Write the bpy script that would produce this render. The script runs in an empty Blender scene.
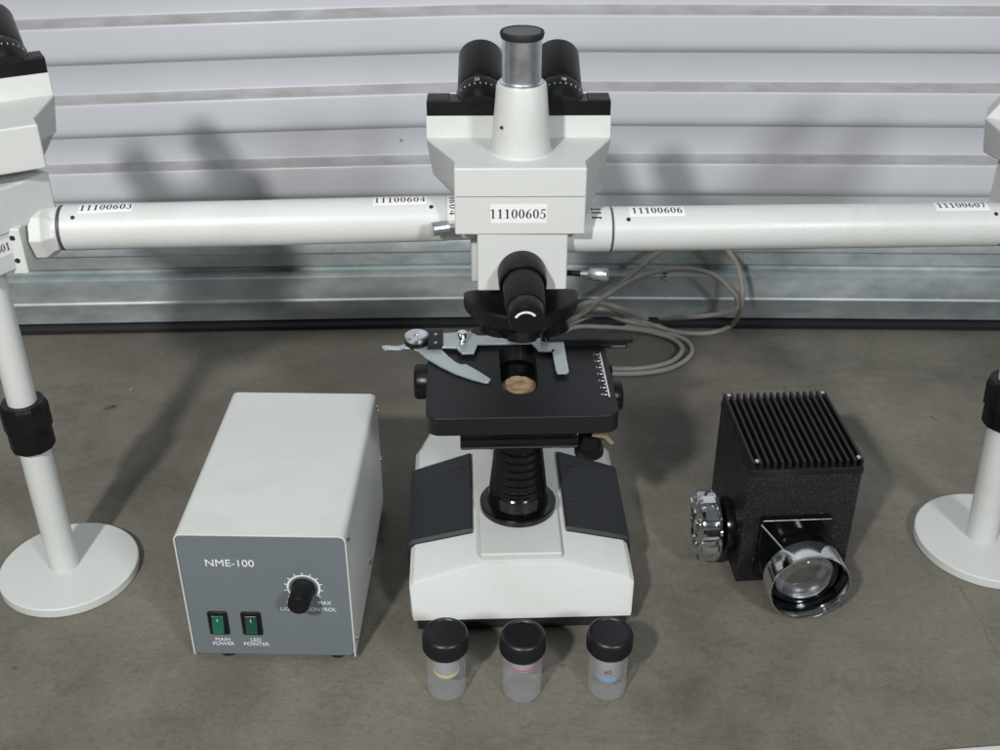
import bpy, bmesh, math, random
from mathutils import Vector, Matrix
random.seed(7)
R = math.radians
SC = bpy.context.scene
COL = SC.collection

# ------------------------------------------------------------------ camera
CAM_H, PITCH, FPX = 0.685, 31.0, 1150.0
cam_d = bpy.data.cameras.new("camera")
cam_d.sensor_width = 36.0
cam_d.lens = FPX / 1000.0 * 36.0
cam_d.clip_start = 0.02
cam_d.clip_end = 60
cam = bpy.data.objects.new("camera", cam_d)
COL.objects.link(cam)
cam.location = (0, 0, CAM_H)
cam.rotation_euler = (R(90 - PITCH), 0, 0)
SC.camera = cam
cam_d.dof.use_dof = True
cam_d.dof.focus_distance = 0.93
cam_d.dof.aperture_fstop = 14.0

# ------------------------------------------------------------------ world: dim warehouse light
w = bpy.data.worlds.new("World")
SC.world = w
w.use_nodes = True
nt = w.node_tree
nt.nodes.clear()
wo = nt.nodes.new("ShaderNodeOutputWorld")
bg = nt.nodes.new("ShaderNodeBackground")
tc = nt.nodes.new("ShaderNodeTexCoord")
sp = nt.nodes.new("ShaderNodeSeparateXYZ")
cr = nt.nodes.new("ShaderNodeValToRGB")
cr.color_ramp.elements[0].position = 0.0
cr.color_ramp.elements[0].color = (0.10, 0.10, 0.10, 1)
cr.color_ramp.elements[1].position = 0.9
cr.color_ramp.elements[1].color = (0.80, 0.90, 1.0, 1)
e = cr.color_ramp.elements.new(0.35)
e.color = (0.22, 0.24, 0.26, 1)
nt.links.new(tc.outputs["Generated"], sp.inputs[0])
nt.links.new(sp.outputs[2], cr.inputs[0])
nt.links.new(cr.outputs[0], bg.inputs[0])
bg.inputs[1].default_value = 0.13
nt.links.new(bg.outputs[0], wo.inputs[0])

# ------------------------------------------------------------------ lamps
def area(name, loc, target, size, energy, color):
    d = bpy.data.lights.new(name, "AREA")
    d.shape = "DISK"
    d.size = size
    d.energy = energy
    d.color = color
    o = bpy.data.objects.new(name, d)
    COL.objects.link(o)
    o.location = loc
    o.rotation_euler = (Vector(target) - Vector(loc)).to_track_quat("-Z", "Y").to_euler()
    return o
area("key_lamp", (-0.56, -0.58, 1.32), (0.05, 0.95, 0.15), 0.10, 28, (1.0, 0.985, 0.96))
area("second_lamp", (0.95, -0.9, 1.35), (0, 0.95, 0.15), 0.30, 24, (0.95, 0.97, 1.0))
area("overhead_fill", (-0.5, 0.35, 3.0), (0, 0.9, 0), 1.3, 8, (0.90, 0.96, 1.0))  # added soft fill from overhead, not a fitting of the place

SC.view_settings.view_transform = "Standard"
SC.view_settings.look = "None"
SC.view_settings.exposure = 0.0
SC.view_settings.gamma = 1.0

# ------------------------------------------------------------------ helpers
def at(px, py, Y=None, z=None):
    """point seen at photo pixel (px,py) on the plane of depth Y or of height z"""
    dx, dy = (px - 500.0) / FPX, (py - 375.0) / FPX
    p = R(PITCH)
    dirv = Vector((dx, math.cos(p) - dy * math.sin(p), -math.sin(p) - dy * math.cos(p)))
    t = Y / dirv.y if Y is not None else (z - CAM_H) / dirv.z
    return Vector((0, 0, CAM_H)) + dirv * t

def mat(name, color, rough=0.5, metal=0.0, noise=0.0, nscale=30, bump=0.0, bscale=200, spec=0.5,
        coat=0.0, rnoise=0.0, stretch=None):
    m = bpy.data.materials.new(name)
    m.use_nodes = True
    nt = m.node_tree
    b = nt.nodes["Principled BSDF"]
    b.inputs["Base Color"].default_value = (*color, 1)
    b.inputs["Roughness"].default_value = rough
    b.inputs["Metallic"].default_value = metal
    b.inputs["Specular IOR Level"].default_value = spec
    b.inputs["Coat Weight"].default_value = coat
    tcn = nt.nodes.new("ShaderNodeTexCoord")
    vec = tcn.outputs["Object"]
    if stretch:
        mp = nt.nodes.new("ShaderNodeMapping")
        mp.inputs["Scale"].default_value = stretch
        nt.links.new(vec, mp.inputs[0])
        vec = mp.outputs[0]
    if noise or rnoise:
        n = nt.nodes.new("ShaderNodeTexNoise")
        n.inputs["Scale"].default_value = nscale
        n.inputs["Detail"].default_value = 6
        nt.links.new(vec, n.inputs["Vector"])
        if noise:
            mx = nt.nodes.new("ShaderNodeMix")
            mx.data_type = "RGBA"
            mx.inputs["A"].default_value = (*[c * (1 - noise) for c in color], 1)
            mx.inputs["B"].default_value = (*[min(1, c * (1 + noise)) for c in color], 1)
            nt.links.new(n.outputs["Fac"], mx.inputs["Factor"])
            nt.links.new(mx.outputs["Result"], b.inputs["Base Color"])
        if rnoise:
            mr = nt.nodes.new("ShaderNodeMapRange")
            mr.inputs["From Min"].default_value = 0.3
            mr.inputs["From Max"].default_value = 0.7
            mr.inputs["To Min"].default_value = max(0.02, rough - rnoise)
            mr.inputs["To Max"].default_value = rough + rnoise
            nt.links.new(n.outputs["Fac"], mr.inputs[0])
            nt.links.new(mr.outputs[0], b.inputs["Roughness"])
    if bump:
        n2 = nt.nodes.new("ShaderNodeTexNoise")
        n2.inputs["Scale"].default_value = bscale
        n2.inputs["Detail"].default_value = 3
        nt.links.new(vec, n2.inputs["Vector"])
        bp = nt.nodes.new("ShaderNodeBump")
        bp.inputs["Strength"].default_value = bump
        bp.inputs["Distance"].default_value = 0.0006
        nt.links.new(n2.outputs["Fac"], bp.inputs["Height"])
        nt.links.new(bp.outputs[0], b.inputs["Normal"])
    return m

WHITE = mat("white_enamel", (0.562, 0.582, 0.562), 0.42, noise=0.035, nscale=14, bump=0.28, bscale=420, rnoise=0.06)
WHITE2 = mat("white_powder_coat", (0.572, 0.592, 0.572), 0.45, noise=0.03, nscale=9, bump=0.2, bscale=600)
def soil(m, scale, amount):
    nt = m.node_tree; N = nt.nodes.new; L = nt.links.new
    b = nt.nodes["Principled BSDF"]
    src = b.inputs["Base Color"].links[0].from_socket
    P = N("ShaderNodeTexCoord").outputs["Object"]
    v = N("ShaderNodeTexVoronoi"); v.inputs["Scale"].default_value = scale; L(P, v.inputs["Vector"])
    r = N("ShaderNodeValToRGB"); r.color_ramp.elements[0].position = .016; r.color_ramp.elements[0].color = (.35, .31, .27, 1)
    r.color_ramp.elements[1].position = .032; r.color_ramp.elements[1].color = (1, 1, 1, 1)
    L(v.outputs["Distance"], r.inputs[0])
    n = N("ShaderNodeTexNoise"); n.inputs["Scale"].default_value = 6; n.inputs["Detail"].default_value = 9; n.inputs["Roughness"].default_value = .7; n.inputs["Distortion"].default_value = 1.0
    L(P, n.inputs["Vector"])
    r2 = N("ShaderNodeValToRGB"); r2.color_ramp.elements[0].position = .36; r2.color_ramp.elements[0].color = (1 - amount, 1 - amount * 1.05, 1 - amount * 1.25, 1)
    r2.color_ramp.elements[1].position = .5; r2.color_ramp.elements[1].color = (1, 1, 1, 1)
    L(n.outputs["Fac"], r2.inputs[0])
    for sock in (r.outputs[0], r2.outputs[0]):
        x = N("ShaderNodeMix"); x.data_type = "RGBA"; x.blend_type = "MULTIPLY"; x.inputs["Factor"].default_value = .9
        L(src, x.inputs["A"]); L(sock, x.inputs["B"]); src = x.outputs["Result"]
    L(src, b.inputs["Base Color"])
soil(WHITE, 26, .08)
soil(WHITE2, 13, .07)
BLACKP = mat("black_plastic", (0.006, 0.006, 0.0068), 0.36, spec=.3, noise=0.2, bump=0.15, bscale=500, rnoise=0.08)
GLOSSB = mat("gloss_black", (0.003, 0.0035, 0.0035), 0.14, rnoise=0.06, nscale=60)
STAGEM = mat("stage_black", (0.0095, 0.0105, 0.0125), 0.46, spec=.32, noise=0.12, nscale=25, bump=0.12, bscale=900, rnoise=0.05)
PADM = mat("slate_rubber", (0.015, 0.0175, 0.021), 0.55, spec=.4, noise=0.10, nscale=30, bump=0.2, bscale=900)
RUBBER = mat("black_rubber", (0.010, 0.010, 0.011), 0.62, noise=0.2, bump=0.2, bscale=400)
UNDER = mat("base_skirt_black", (0.012, 0.012, 0.014), 0.6)
CHROME = mat("chrome", (0.80, 0.82, 0.83), 0.10, 1.0, rnoise=0.05, nscale=50)
ALU = mat("satin_aluminium", (0.72, 0.75, 0.80), 0.33, 1.0, noise=0.05, rnoise=0.06, nscale=80)
SILVER = mat("satin_silver_plate", (0.52, 0.58, 0.60), 0.42, 0.6, noise=0.06, nscale=60, rnoise=0.08)
CRACKLE = mat("crackle_black", (0.0055, 0.0055, 0.007), 0.30, bump=1.0, bscale=620, rnoise=0.12, nscale=300)
for n_ in CRACKLE.node_tree.nodes:
    if n_.type == "BUMP": n_.inputs["Distance"].default_value = 0.0030
PANEL = mat("grey_panel", (0.140, 0.165, 0.180), 0.42, noise=0.05, nscale=10, bump=0.1, bscale=700)
INKW = mat("white_ink", (0.75, 0.78, 0.78), 0.5)
INKB = mat("black_ink", (0.01, 0.01, 0.01), 0.6)
PAPER = mat("label_paper", (0.74, 0.74, 0.74), 0.5, noise=0.03, nscale=60)
SEAM = mat("joint_dark", (0.05, 0.055, 0.055), 0.5)
BROWNP = mat("brown_waxed_paper", (0.26, 0.19, 0.115), 0.35, noise=0.6, nscale=90, bump=1.0, bscale=160)
CABLEM = mat("grey_cable", (0.34, 0.315, 0.275), 0.5, noise=0.2, nscale=60, bump=0.2)
CAPM = mat("grey_cap_disc", (0.035, 0.045, 0.045), 0.35)

class MB:
    def __init__(s): s.bm = bmesh.new()
    def face(s, pts):
        return s.bm.faces.new([s.bm.verts.new(Vector(p)) for p in pts])
    def loft(s, rings, cap=True, closed=True):
        vs = [[s.bm.verts.new(Vector(p)) for p in r] for r in rings]
        n = len(vs[0])
        for a, b in zip(vs, vs[1:]):
            for i in range(n if closed else n - 1):
                j = (i + 1) % n
                s.bm.faces.new((a[i], a[j], b[j], b[i]))
        if cap:
            s.bm.faces.new(list(reversed(vs[0])))
            s.bm.faces.new(vs[-1])
        return s
    def box(s, c, size, M=None):
        M = M or Matrix.Identity(3)
        c = Vector(c)
        x, y, z = [d / 2 for d in size]
        f = lambda a, b, d: c + M @ Vector((a * x, b * y, d * z))
        return s.loft([[f(-1, -1, k), f(1, -1, k), f(1, 1, k), f(-1, 1, k)] for k in (-1, 1)])
    def prism(s, poly, o, ax, ay, az, d0, d1):
        o, ax, ay, az = Vector(o), Vector(ax), Vector(ay), Vector(az)
        return s.loft([[o + ax * p[0] + ay * p[1] + az * d for p in poly] for d in (d0, d1)])
    def plate(s, poly, z0, z1):
        return s.prism(poly, (0, 0, 0), (1, 0, 0), (0, 1, 0), (0, 0, 1), z0, z1)
    def lathe(s, prof, o, axis, seg=48, mod=None, cap=True):
        """prof = list of (distance along axis, radius); mod(angle)->factor"""
        o, a = Vector(o), Vector(axis).normalized()
        u = a.orthogonal().normalized()
        v = a.cross(u)
        rings = []
        for d, r in prof:
            rings.append([o + a * d + (u * math.cos(t) + v * math.sin(t)) * r * (mod(t) if mod else 1)
                          for t in [2 * math.pi * i / seg for i in range(seg)]])
        return s.loft(rings, cap)
    def cyl(s, p0, p1, r, r1=None, seg=32):
        p0, p1 = Vector(p0), Vector(p1)
        return s.lathe([(0, r), ((p1 - p0).length, r if r1 is None else r1)], p0, p1 - p0, seg)
    def tube(s, pts, r, seg=10):
        rings = []
        up = Vector((0, 0, 1))
        for i, p in enumerate(pts):
            t = (pts[min(i + 1, len(pts) - 1)] - pts[max(i - 1, 0)]).normalized()
            a = t.cross(up)
            a = a.normalized() if a.length > 1e-4 else Vector((1, 0, 0))
            b = a.cross(t)
            up = b if abs(t.dot(b)) < .5 else up
            rings.append([p + (a * math.cos(q) + b * math.sin(q)) * r for q in [2 * math.pi * k / seg for k in range(seg)]])
        return s.loft(rings)
    def build(s, name, material, parent=None, bevel=0.0, seg=2, smooth=35, T=None):
        bmesh.ops.recalc_face_normals(s.bm, faces=s.bm.faces)
        me = bpy.data.meshes.new(name)
        s.bm.to_mesh(me)
        s.bm.free()
        if T is not None: me.transform(T)
        for m in (material if isinstance(material, (list, tuple)) else [material]):
            me.materials.append(m)
        for p in me.polygons: p.use_smooth = True
        me.set_sharp_from_angle(angle=R(smooth))
        o = bpy.data.objects.new(name, me)
        COL.objects.link(o)
        if parent: o.parent = parent
        if bevel:
            b = o.modifiers.new("bevel", "BEVEL")
            b.width = bevel
            b.segments = seg
            b.limit_method = "ANGLE"
            b.angle_limit = R(30)
            b.harden_normals = True
        return o

def tag(o, label=None, cat=None, group=None, kind=None):
    if label: o["label"] = label
    if cat: o["category"] = cat
    if group: o["group"] = group
    if kind: o["kind"] = kind
    return o
def empty(name, loc, rz=0):
    o = bpy.data.objects.new(name, None)
    o.empty_display_size = 0.02
    COL.objects.link(o)
    o.location = loc
    o.rotation_euler = (0, 0, rz)
    return o
def catmull(P, n=10):
    P = [Vector(p) for p in P]
    Q = [P[0]] + P + [P[-1]]
    out = []
    for i in range(1, len(Q) - 2):
        a, b, c, d = Q[i - 1], Q[i], Q[i + 1], Q[i + 2]
        for k in range(n):
            t = k / n
            out.append(0.5 * ((2 * b) + (c - a) * t + (2 * a - 5 * b + 4 * c - d) * t * t + (3 * b - a - 3 * c + d) * t ** 3))
    out.append(P[-1])
    return out
def rrect(w, h, r, n=5, cx=0, cy=0):
    pts = []
    for sx, sy, a0 in ((1, 1, 0), (-1, 1, 90), (-1, -1, 180), (1, -1, 270)):
        for k in range(n + 1):
            a = R(a0 + 90 * k / n)
            pts.append((cx + sx * (w / 2 - r) + r * math.cos(a), cy + sy * (h / 2 - r) + r * math.sin(a)))
    return pts

# ---- serif numerals drawn as strips: list of strips, each a list of (left pt, right pt)
def arc_strip(cx, cy, rx, ry, ix, iy, a0, a1, n=18):
    return [((cx + rx * math.cos(R(a)), cy + ry * math.sin(R(a))), (cx + ix * math.cos(R(a)), cy + iy * math.sin(R(a))))
            for a in [a0 + (a1 - a0) * k / n for k in range(n + 1)]]
def vbar(x0, x1, y0, y1, n=6):
    return [((x0, y0 + (y1 - y0) * k / n), (x1, y0 + (y1 - y0) * k / n)) for k in range(n + 1)]
def slant(xa, ya, xb, yb, w, n=5):
    return [((xa + (xb - xa) * k / n, ya + (yb - ya) * k / n), (xa + w + (xb - xa) * k / n, ya + (yb - ya) * k / n)) for k in range(n + 1)]
GL = {
 '0': [arc_strip(.3, .5, .29, .5, .13, .45, 0, 360, 28)],
 '1': [vbar(.23, .39, 0, 1), vbar(.1, .52, 0, .045, 1), [((.08, .80), (.08, .86)), ((.23, .86), (.30, 1.0))]],
 '2': [arc_strip(.28, .70, .28, .30, .13, .25, 170, -35), slant(.02, .0, .40, .56, .12), vbar(.02, .56, 0, .13, 1)],
 '8': [arc_strip(.3, .74, .24, .26, .12, .21, 0, 360, 22), arc_strip(.3, .27, .28, .28, .13, .23, 0, 360, 22)],
 '3': [arc_strip(.25, .73, .27, .27, .12, .22, 160, -90), arc_strip(.25, .27, .31, .29, .15, .24, 90, -160)],
 '4': [vbar(.34, .48, 0, 1), vbar(.0, .6, .22, .32, 1), slant(.0, .3, .36, 1.0, .05)],
 '5': [vbar(.14, .54, .86, 1, 1), slant(.08, .52, .14, .9, .06, 3), arc_strip(.24, .31, .32, .33, .16, .28, 130, -150)],
 '6': [arc_strip(.3, .3, .28, .3, .12, .25, 0, 360, 26), arc_strip(.58, .3, .56, .7, .40, .66, 180, 95, 12)],
 '7': [vbar(.04, .58, .86, 1, 1), slant(.16, 0, .44, .9, .12)],
}
def digits(text, fn, h, name, parent, adv=0.64, material=None):
    """fn(u, v) -> 3-D point; text is centred on (0,0)"""
    mb = MB()
    W = (len(text) * adv - (adv - .6)) * h
    for i, ch in enumerate(text):
        for st in GL[ch]:
            L = [[mb.bm.verts.new(fn(-W / 2 + (i * adv + p[0]) * h, (p[1] - .5) * h)) for p in q] for q in st]
            for a, b in zip(L, L[1:]): mb.bm.faces.new((a[0], a[1], b[1], b[0]))
    me_o = mb.build(name, material or INKB, parent)
    return me_o
def sticker(fn, w_, h_, parent, name="serial_label", n=8):
    mb = MB()
    V = [[mb.bm.verts.new(fn(-w_ / 2 + w_ * i / n, -h_ / 2 + h_ * j / n)) for i in range(n + 1)] for j in range(n + 1)]
    for j in range(n):
        for i in range(n): mb.bm.faces.new((V[j][i], V[j][i + 1], V[j + 1][i + 1], V[j + 1][i]))
    return mb.build(name, PAPER, parent)
def font_text(body, size, M, name, parent, material=INKW, align="CENTER", sx=1.0):
    cu = bpy.data.curves.new(name, "FONT")
    cu.body = body
    cu.size = size
    cu.align_x = align
    cu.align_y = "CENTER"
    cu.extrude = 0.00006
    cu.space_line = 0.9
    ob = bpy.data.objects.new(name, cu)
    COL.objects.link(ob)
    dg = bpy.context.evaluated_depsgraph_get()
    me = bpy.data.meshes.new_from_object(ob.evaluated_get(dg))
    bpy.data.objects.remove(ob)
    me.transform(M @ Matrix.Diagonal((sx, 1, 1, 1)))
    me.materials.clear()
    me.materials.append(material)
    o = bpy.data.objects.new(name, me)
    COL.objects.link(o)
    o.parent = parent
    return o
def join_into(a, others):
    bm = bmesh.new()
    bm.from_mesh(a.data)
    for o in others: bm.from_mesh(o.data); bpy.data.objects.remove(o)
    bm.to_mesh(a.data)
    bm.free()
    return a

# ------------------------------------------------------------------ floor
def concrete():
    m = bpy.data.materials.new("concrete")
    m.use_nodes = True
    nt = m.node_tree
    b = nt.nodes["Principled BSDF"]
    N = nt.nodes.new
    L = nt.links.new
    tcn = N("ShaderNodeTexCoord")
    P = tcn.outputs["Object"]
    def noise(scale, detail=8, rough=.6, dist=0.0, vec=None):
        n = N("ShaderNodeTexNoise")
        n.inputs["Scale"].default_value = scale
        n.inputs["Detail"].default_value = detail
        n.inputs["Roughness"].default_value = rough
        n.inputs["Distortion"].default_value = dist
        L(vec or P, n.inputs["Vector"])
        return n.outputs["Fac"]
    def ramp(fac, stops):
        r = N("ShaderNodeValToRGB")
        r.color_ramp.elements[0].position, r.color_ramp.elements[0].color = stops[0][0], (*stops[0][1], 1)
        r.color_ramp.elements[1].position, r.color_ramp.elements[1].color = stops[-1][0], (*stops[-1][1], 1)
        for p, c in stops[1:-1]:
            el = r.color_ramp.elements.new(p)
            el.color = (*c, 1)
        L(fac, r.inputs[0])
        return r.outputs[0]
    def mix(a, b_, fac, mode="MIX"):
        x = N("ShaderNodeMix")
        x.data_type = "RGBA"
        x.blend_type = mode
        for sock, val in (("A", a), ("B", b_), ("Factor", fac)):
            if isinstance(val, tuple): x.inputs[sock].default_value = (*val, 1)
            elif isinstance(val, float): x.inputs[sock].default_value = val
            else: L(val, x.inputs[sock])
        return x.outputs["Result"]
    c = ramp(noise(3.2, 9, .62, .6), [(.32, (.112, .100, .084)), (.5, (.156, .144, .117)), (.68, (.188, .177, .142))])
    c = mix(c, ramp(noise(10, 9, .72, .3), [(.33, (.66, .65, .64)), (.5, (1, 1, 1)), (.72, (1.15, 1.15, 1.14))]), 0.8, "MULTIPLY")
    c = mix(c, ramp(noise(150, 7, .85), [(.28, (.58, .57, .56)), (.48, (1, 1, 1)), (.78, (1.28, 1.27, 1.25))]), 0.8, "MULTIPLY")
    # pinkish worn areas
    f = ramp(noise(2.1, 4, .5, 1.2), [(.52, (0, 0, 0)), (.72, (1, 1, 1))])
    fm = N("ShaderNodeMath"); fm.operation = "MULTIPLY"; fm.inputs[1].default_value = .6
    L(f, fm.inputs[0])
    c = mix(c, (.150, .118, .102), fm.outputs[0])
    # dark specks and blots
    v = N("ShaderNodeTexVoronoi")
    v.inputs["Scale"].default_value = 16
    v.inputs["Randomness"].default_value = 1.0
    dv = N("ShaderNodeVectorMath"); dv.operation = "ADD"
    nn = N("ShaderNodeTexNoise"); nn.inputs["Scale"].default_value = 60
    L(P, nn.inputs["Vector"])
    sc_ = N("ShaderNodeVectorMath"); sc_.operation = "SCALE"; sc_.inputs["Scale"].default_value = .02
    L(nn.outputs["Color"], sc_.inputs[0]); L(P, dv.inputs[0]); L(sc_.outputs[0], dv.inputs[1])
    L(dv.outputs[0], v.inputs["Vector"])
    sp_ = ramp(v.outputs["Distance"], [(.035, (.45, .43, .42)), (.07, (1, 1, 1))])
    c = mix(c, sp_, 0.8, "MULTIPLY")
    # thin scratches
    for rot, sc, wdt in ((.9, (2.5, 9, 1), .006), (-.7, (3, 7, 1), .005), (1.45, (1.2, 8, 1), .005)):
        mp = N("ShaderNodeMapping")
        mp.inputs["Rotation"].default_value = (0, 0, rot)
        mp.inputs["Scale"].default_value = sc
        L(P, mp.inputs[0])
        a = noise(1.0, 4, .5, .8, mp.outputs[0])
        s1 = N("ShaderNodeMath"); s1.operation = "SUBTRACT"; s1.inputs[1].default_value = .62; L(a, s1.inputs[0])
        s2 = N("ShaderNodeMath"); s2.operation = "ABSOLUTE"; L(s1.outputs[0], s2.inputs[0])
        c = mix(c, ramp(s2.outputs[0], [(wdt * .3, (.72, .70, .69)), (wdt, (1, 1, 1))]), 0.35, "MULTIPLY")
    # two hairline cracks and one rusty scratch
    wob = noise(45, 4, .6)
    for p_, q_, wd, col in ((at(958, 585, z=0), at(1004, 662, z=0), .0011, (.11, .045, .03)), (at(800, 388, z=0), at(1010, 422, z=0), .0012, (.07, .065, .055)),
                            (at(700, 392, z=0), at(1000, 376, z=0), .0016, (.08, .07, .06)), (at(238, 735, z=0), at(282, 640, z=0), .0006, (.08, .07, .055))):
        an = math.atan2(q_.y - p_.y, q_.x - p_.x)
        mp = N("ShaderNodeMapping"); mp.vector_type = "TEXTURE"
        mp.inputs["Location"].default_value = (p_.x, p_.y, 0); mp.inputs["Rotation"].default_value = (0, 0, an)
        L(P, mp.inputs[0])
        sx_ = N("ShaderNodeSeparateXYZ"); L(mp.outputs[0], sx_.inputs[0])
        w1 = N("ShaderNodeMath"); w1.operation = "MULTIPLY_ADD"; w1.inputs[1].default_value = .016; L(wob, w1.inputs[0]); L(sx_.outputs[1], w1.inputs[2])
        w2 = N("ShaderNodeMath"); w2.operation = "SUBTRACT"; w2.inputs[1].default_value = .008; L(w1.outputs[0], w2.inputs[0])
        w3 = N("ShaderNodeMath"); w3.operation = "ABSOLUTE"; L(w2.outputs[0], w3.inputs[0])
        m1 = N("ShaderNodeMapRange"); m1.inputs["From Min"].default_value = wd * .2; m1.inputs["From Max"].default_value = wd
        m1.inputs["To Min"].default_value = .75; m1.inputs["To Max"].default_value = 0; L(w3.outputs[0], m1.inputs[0])
        ln = (q_ - p_).length
        g1 = N("ShaderNodeMath"); g1.operation = "GREATER_THAN"; g1.inputs[1].default_value = 0; L(sx_.outputs[0], g1.inputs[0])
        g2 = N("ShaderNodeMath"); g2.operation = "LESS_THAN"; g2.inputs[1].default_value = ln; L(sx_.outputs[0], g2.inputs[0])
        g3 = N("ShaderNodeMath"); g3.operation = "MULTIPLY"; L(g1.outputs[0], g3.inputs[0]); L(g2.outputs[0], g3.inputs[1])
        g4 = N("ShaderNodeMath"); g4.operation = "MULTIPLY"; L(g3.outputs[0], g4.inputs[0]); L(m1.outputs[0], g4.inputs[1])
        g5 = N("ShaderNodeMath"); g5.operation = "MULTIPLY"; L(g4.outputs[0], g5.inputs[0]); L(noise(14, 4), g5.inputs[1])
        c = mix(c, col, g5.outputs[0])
    L(c, b.inputs["Base Color"])
    b.inputs["Roughness"].default_value = 0.62
    r = N("ShaderNodeMapRange")
    r.inputs["To Min"].default_value = .48
    r.inputs["To Max"].default_value = .78
    L(noise(9, 6), r.inputs[0]); L(r.outputs[0], b.inputs["Roughness"])
    bp = N("ShaderNodeBump"); bp.inputs["Strength"].default_value = .6; bp.inputs["Distance"].default_value = .0016
    L(noise(260, 6, .7), bp.inputs["Height"]); L(bp.outputs[0], b.inputs["Normal"])
    return m
mb = MB()
mb.face([(-3, -2.5, 0), (3, -2.5, 0), (3, 1.6, 0), (-3, 1.6, 0)])
tag(mb.build("floor", concrete()), kind="structure")

# ------------------------------------------------------------------ roller door
DY = 1.28
def door_paint():
    m = bpy.data.materials.new("door_paint")
    m.use_nodes = True
    nt = m.node_tree
    b = nt.nodes["Principled BSDF"]
    N = nt.nodes.new; L = nt.links.new
    tcn = N("ShaderNodeTexCoord")
    P = tcn.outputs["Object"]
    uvn = N("ShaderNodeAttribute"); uvn.attribute_name = "dust"
    n1 = N("ShaderNodeTexNoise"); n1.inputs["Scale"].default_value = 30; n1.inputs["Detail"].default_value = 9
    mp = N("ShaderNodeMapping"); mp.inputs["Scale"].default_value = (.9, 1, 3.0)
    L(P, mp.inputs[0]); L(mp.outputs[0], n1.inputs["Vector"])
    # dust lies where the attribute says the slat has a ledge, broken up by noise
    mr = N("ShaderNodeMapRange"); mr.inputs["From Min"].default_value = .25; mr.inputs["From Max"].default_value = .75
    mr.inputs["To Min"].default_value = .5; mr.inputs["To Max"].default_value = .95
    L(n1.outputs["Fac"], mr.inputs[0])
    mu = N("ShaderNodeMath"); mu.operation = "MULTIPLY"; mu.use_clamp = True
    L(uvn.outputs["Fac"], mu.inputs[0]); L(mr.outputs[0], mu.inputs[1])
    n2 = N("ShaderNodeTexNoise"); n2.inputs["Scale"].default_value = 3.0; n2.inputs["Detail"].default_value = 8
    L(P, n2.inputs["Vector"])
    cr1 = N("ShaderNodeValToRGB")
    cr1.color_ramp.elements[0].position = .3; cr1.color_ramp.elements[0].color = (.53, .55, .595, 1)
    cr1.color_ramp.elements[1].position = .7; cr1.color_ramp.elements[1].color = (.61, .63, .67, 1)
    L(n2.outputs["Fac"], cr1.inputs[0])
    # small specks of dirt
    v = N("ShaderNodeTexVoronoi"); v.inputs["Scale"].default_value = 14
    L(P, v.inputs["Vector"])
    cs = N("ShaderNodeValToRGB")
    cs.color_ramp.elements[0].position = .018; cs.color_ramp.elements[0].color = (.35, .31, .28, 1)
    cs.color_ramp.elements[1].position = .035; cs.color_ramp.elements[1].color = (1, 1, 1, 1)
    L(v.outputs["Distance"], cs.inputs[0])
    mm = N("ShaderNodeMix"); mm.data_type = "RGBA"; mm.blend_type = "MULTIPLY"; mm.inputs["Factor"].default_value = .8
    L(cr1.outputs[0], mm.inputs["A"]); L(cs.outputs[0], mm.inputs["B"])
    mx = N("ShaderNodeMix"); mx.data_type = "RGBA"
    L(mu.outputs[0], mx.inputs["Factor"]); L(mm.outputs["Result"], mx.inputs["A"])
    mx.inputs["B"].default_value = (.235, .215, .20, 1)
    L(mx.outputs["Result"], b.inputs["Base Color"])
    rr = N("ShaderNodeMapRange"); rr.inputs["To Min"].default_value = .27; rr.inputs["To Max"].default_value = .85
    L(mu.outputs[0], rr.inputs[0]); L(rr.outputs[0], b.inputs["Roughness"])
    bp = N("ShaderNodeBump"); bp.inputs["Strength"].default_value = .15; bp.inputs["Distance"].default_value = .002
    n3 = N("ShaderNodeTexNoise"); n3.inputs["Scale"].default_value = 40; L(P, n3.inputs["Vector"])
    L(n3.outputs["Fac"], bp.inputs["Height"]); L(bp.outputs[0], b.inputs["Normal"])
    return m
def galv():
    m = bpy.data.materials.new("galvanised_rail")
    m.use_nodes = True
    nt = m.node_tree
    b = nt.nodes["Principled BSDF"]
    N = nt.nodes.new; L = nt.links.new
    P = N("ShaderNodeTexCoord").outputs["Object"]
    mp = N("ShaderNodeMapping"); mp.inputs["Scale"].default_value = (1, 1, 2.2); L(P, mp.inputs[0])
    n = N("ShaderNodeTexNoise"); n.inputs["Scale"].default_value = 16; n.inputs["Detail"].default_value = 10; n.inputs["Roughness"].default_value = .68
    L(mp.outputs[0], n.inputs["Vector"])
    c = N("ShaderNodeValToRGB")
    c.color_ramp.elements[0].position = .32; c.color_ramp.elements[0].color = (.34, .40, .42, 1)
    c.color_ramp.elements[1].position = .68; c.color_ramp.elements[1].color = (.60, .645, .645, 1)
    L(n.outputs["Fac"], c.inputs[0]); L(c.outputs[0], b.inputs["Base Color"])
    b.inputs["Metallic"].default_value = .55
    r = N("ShaderNodeMapRange"); r.inputs["To Min"].default_value = .36; r.inputs["To Max"].default_value = .62
    L(n.outputs["Fac"], r.inputs[0]); L(r.outputs[0], b.inputs["Roughness"])
    return m
def sag(x):
    l = max(0.0, -x) / 0.58
    r_ = max(0.0, x) / 0.58
    return -0.014 * l ** 1.2, -0.020 * l ** 1.2 - 0.008 * r_ ** 1.5     # (dz at mid height, dy)
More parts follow.
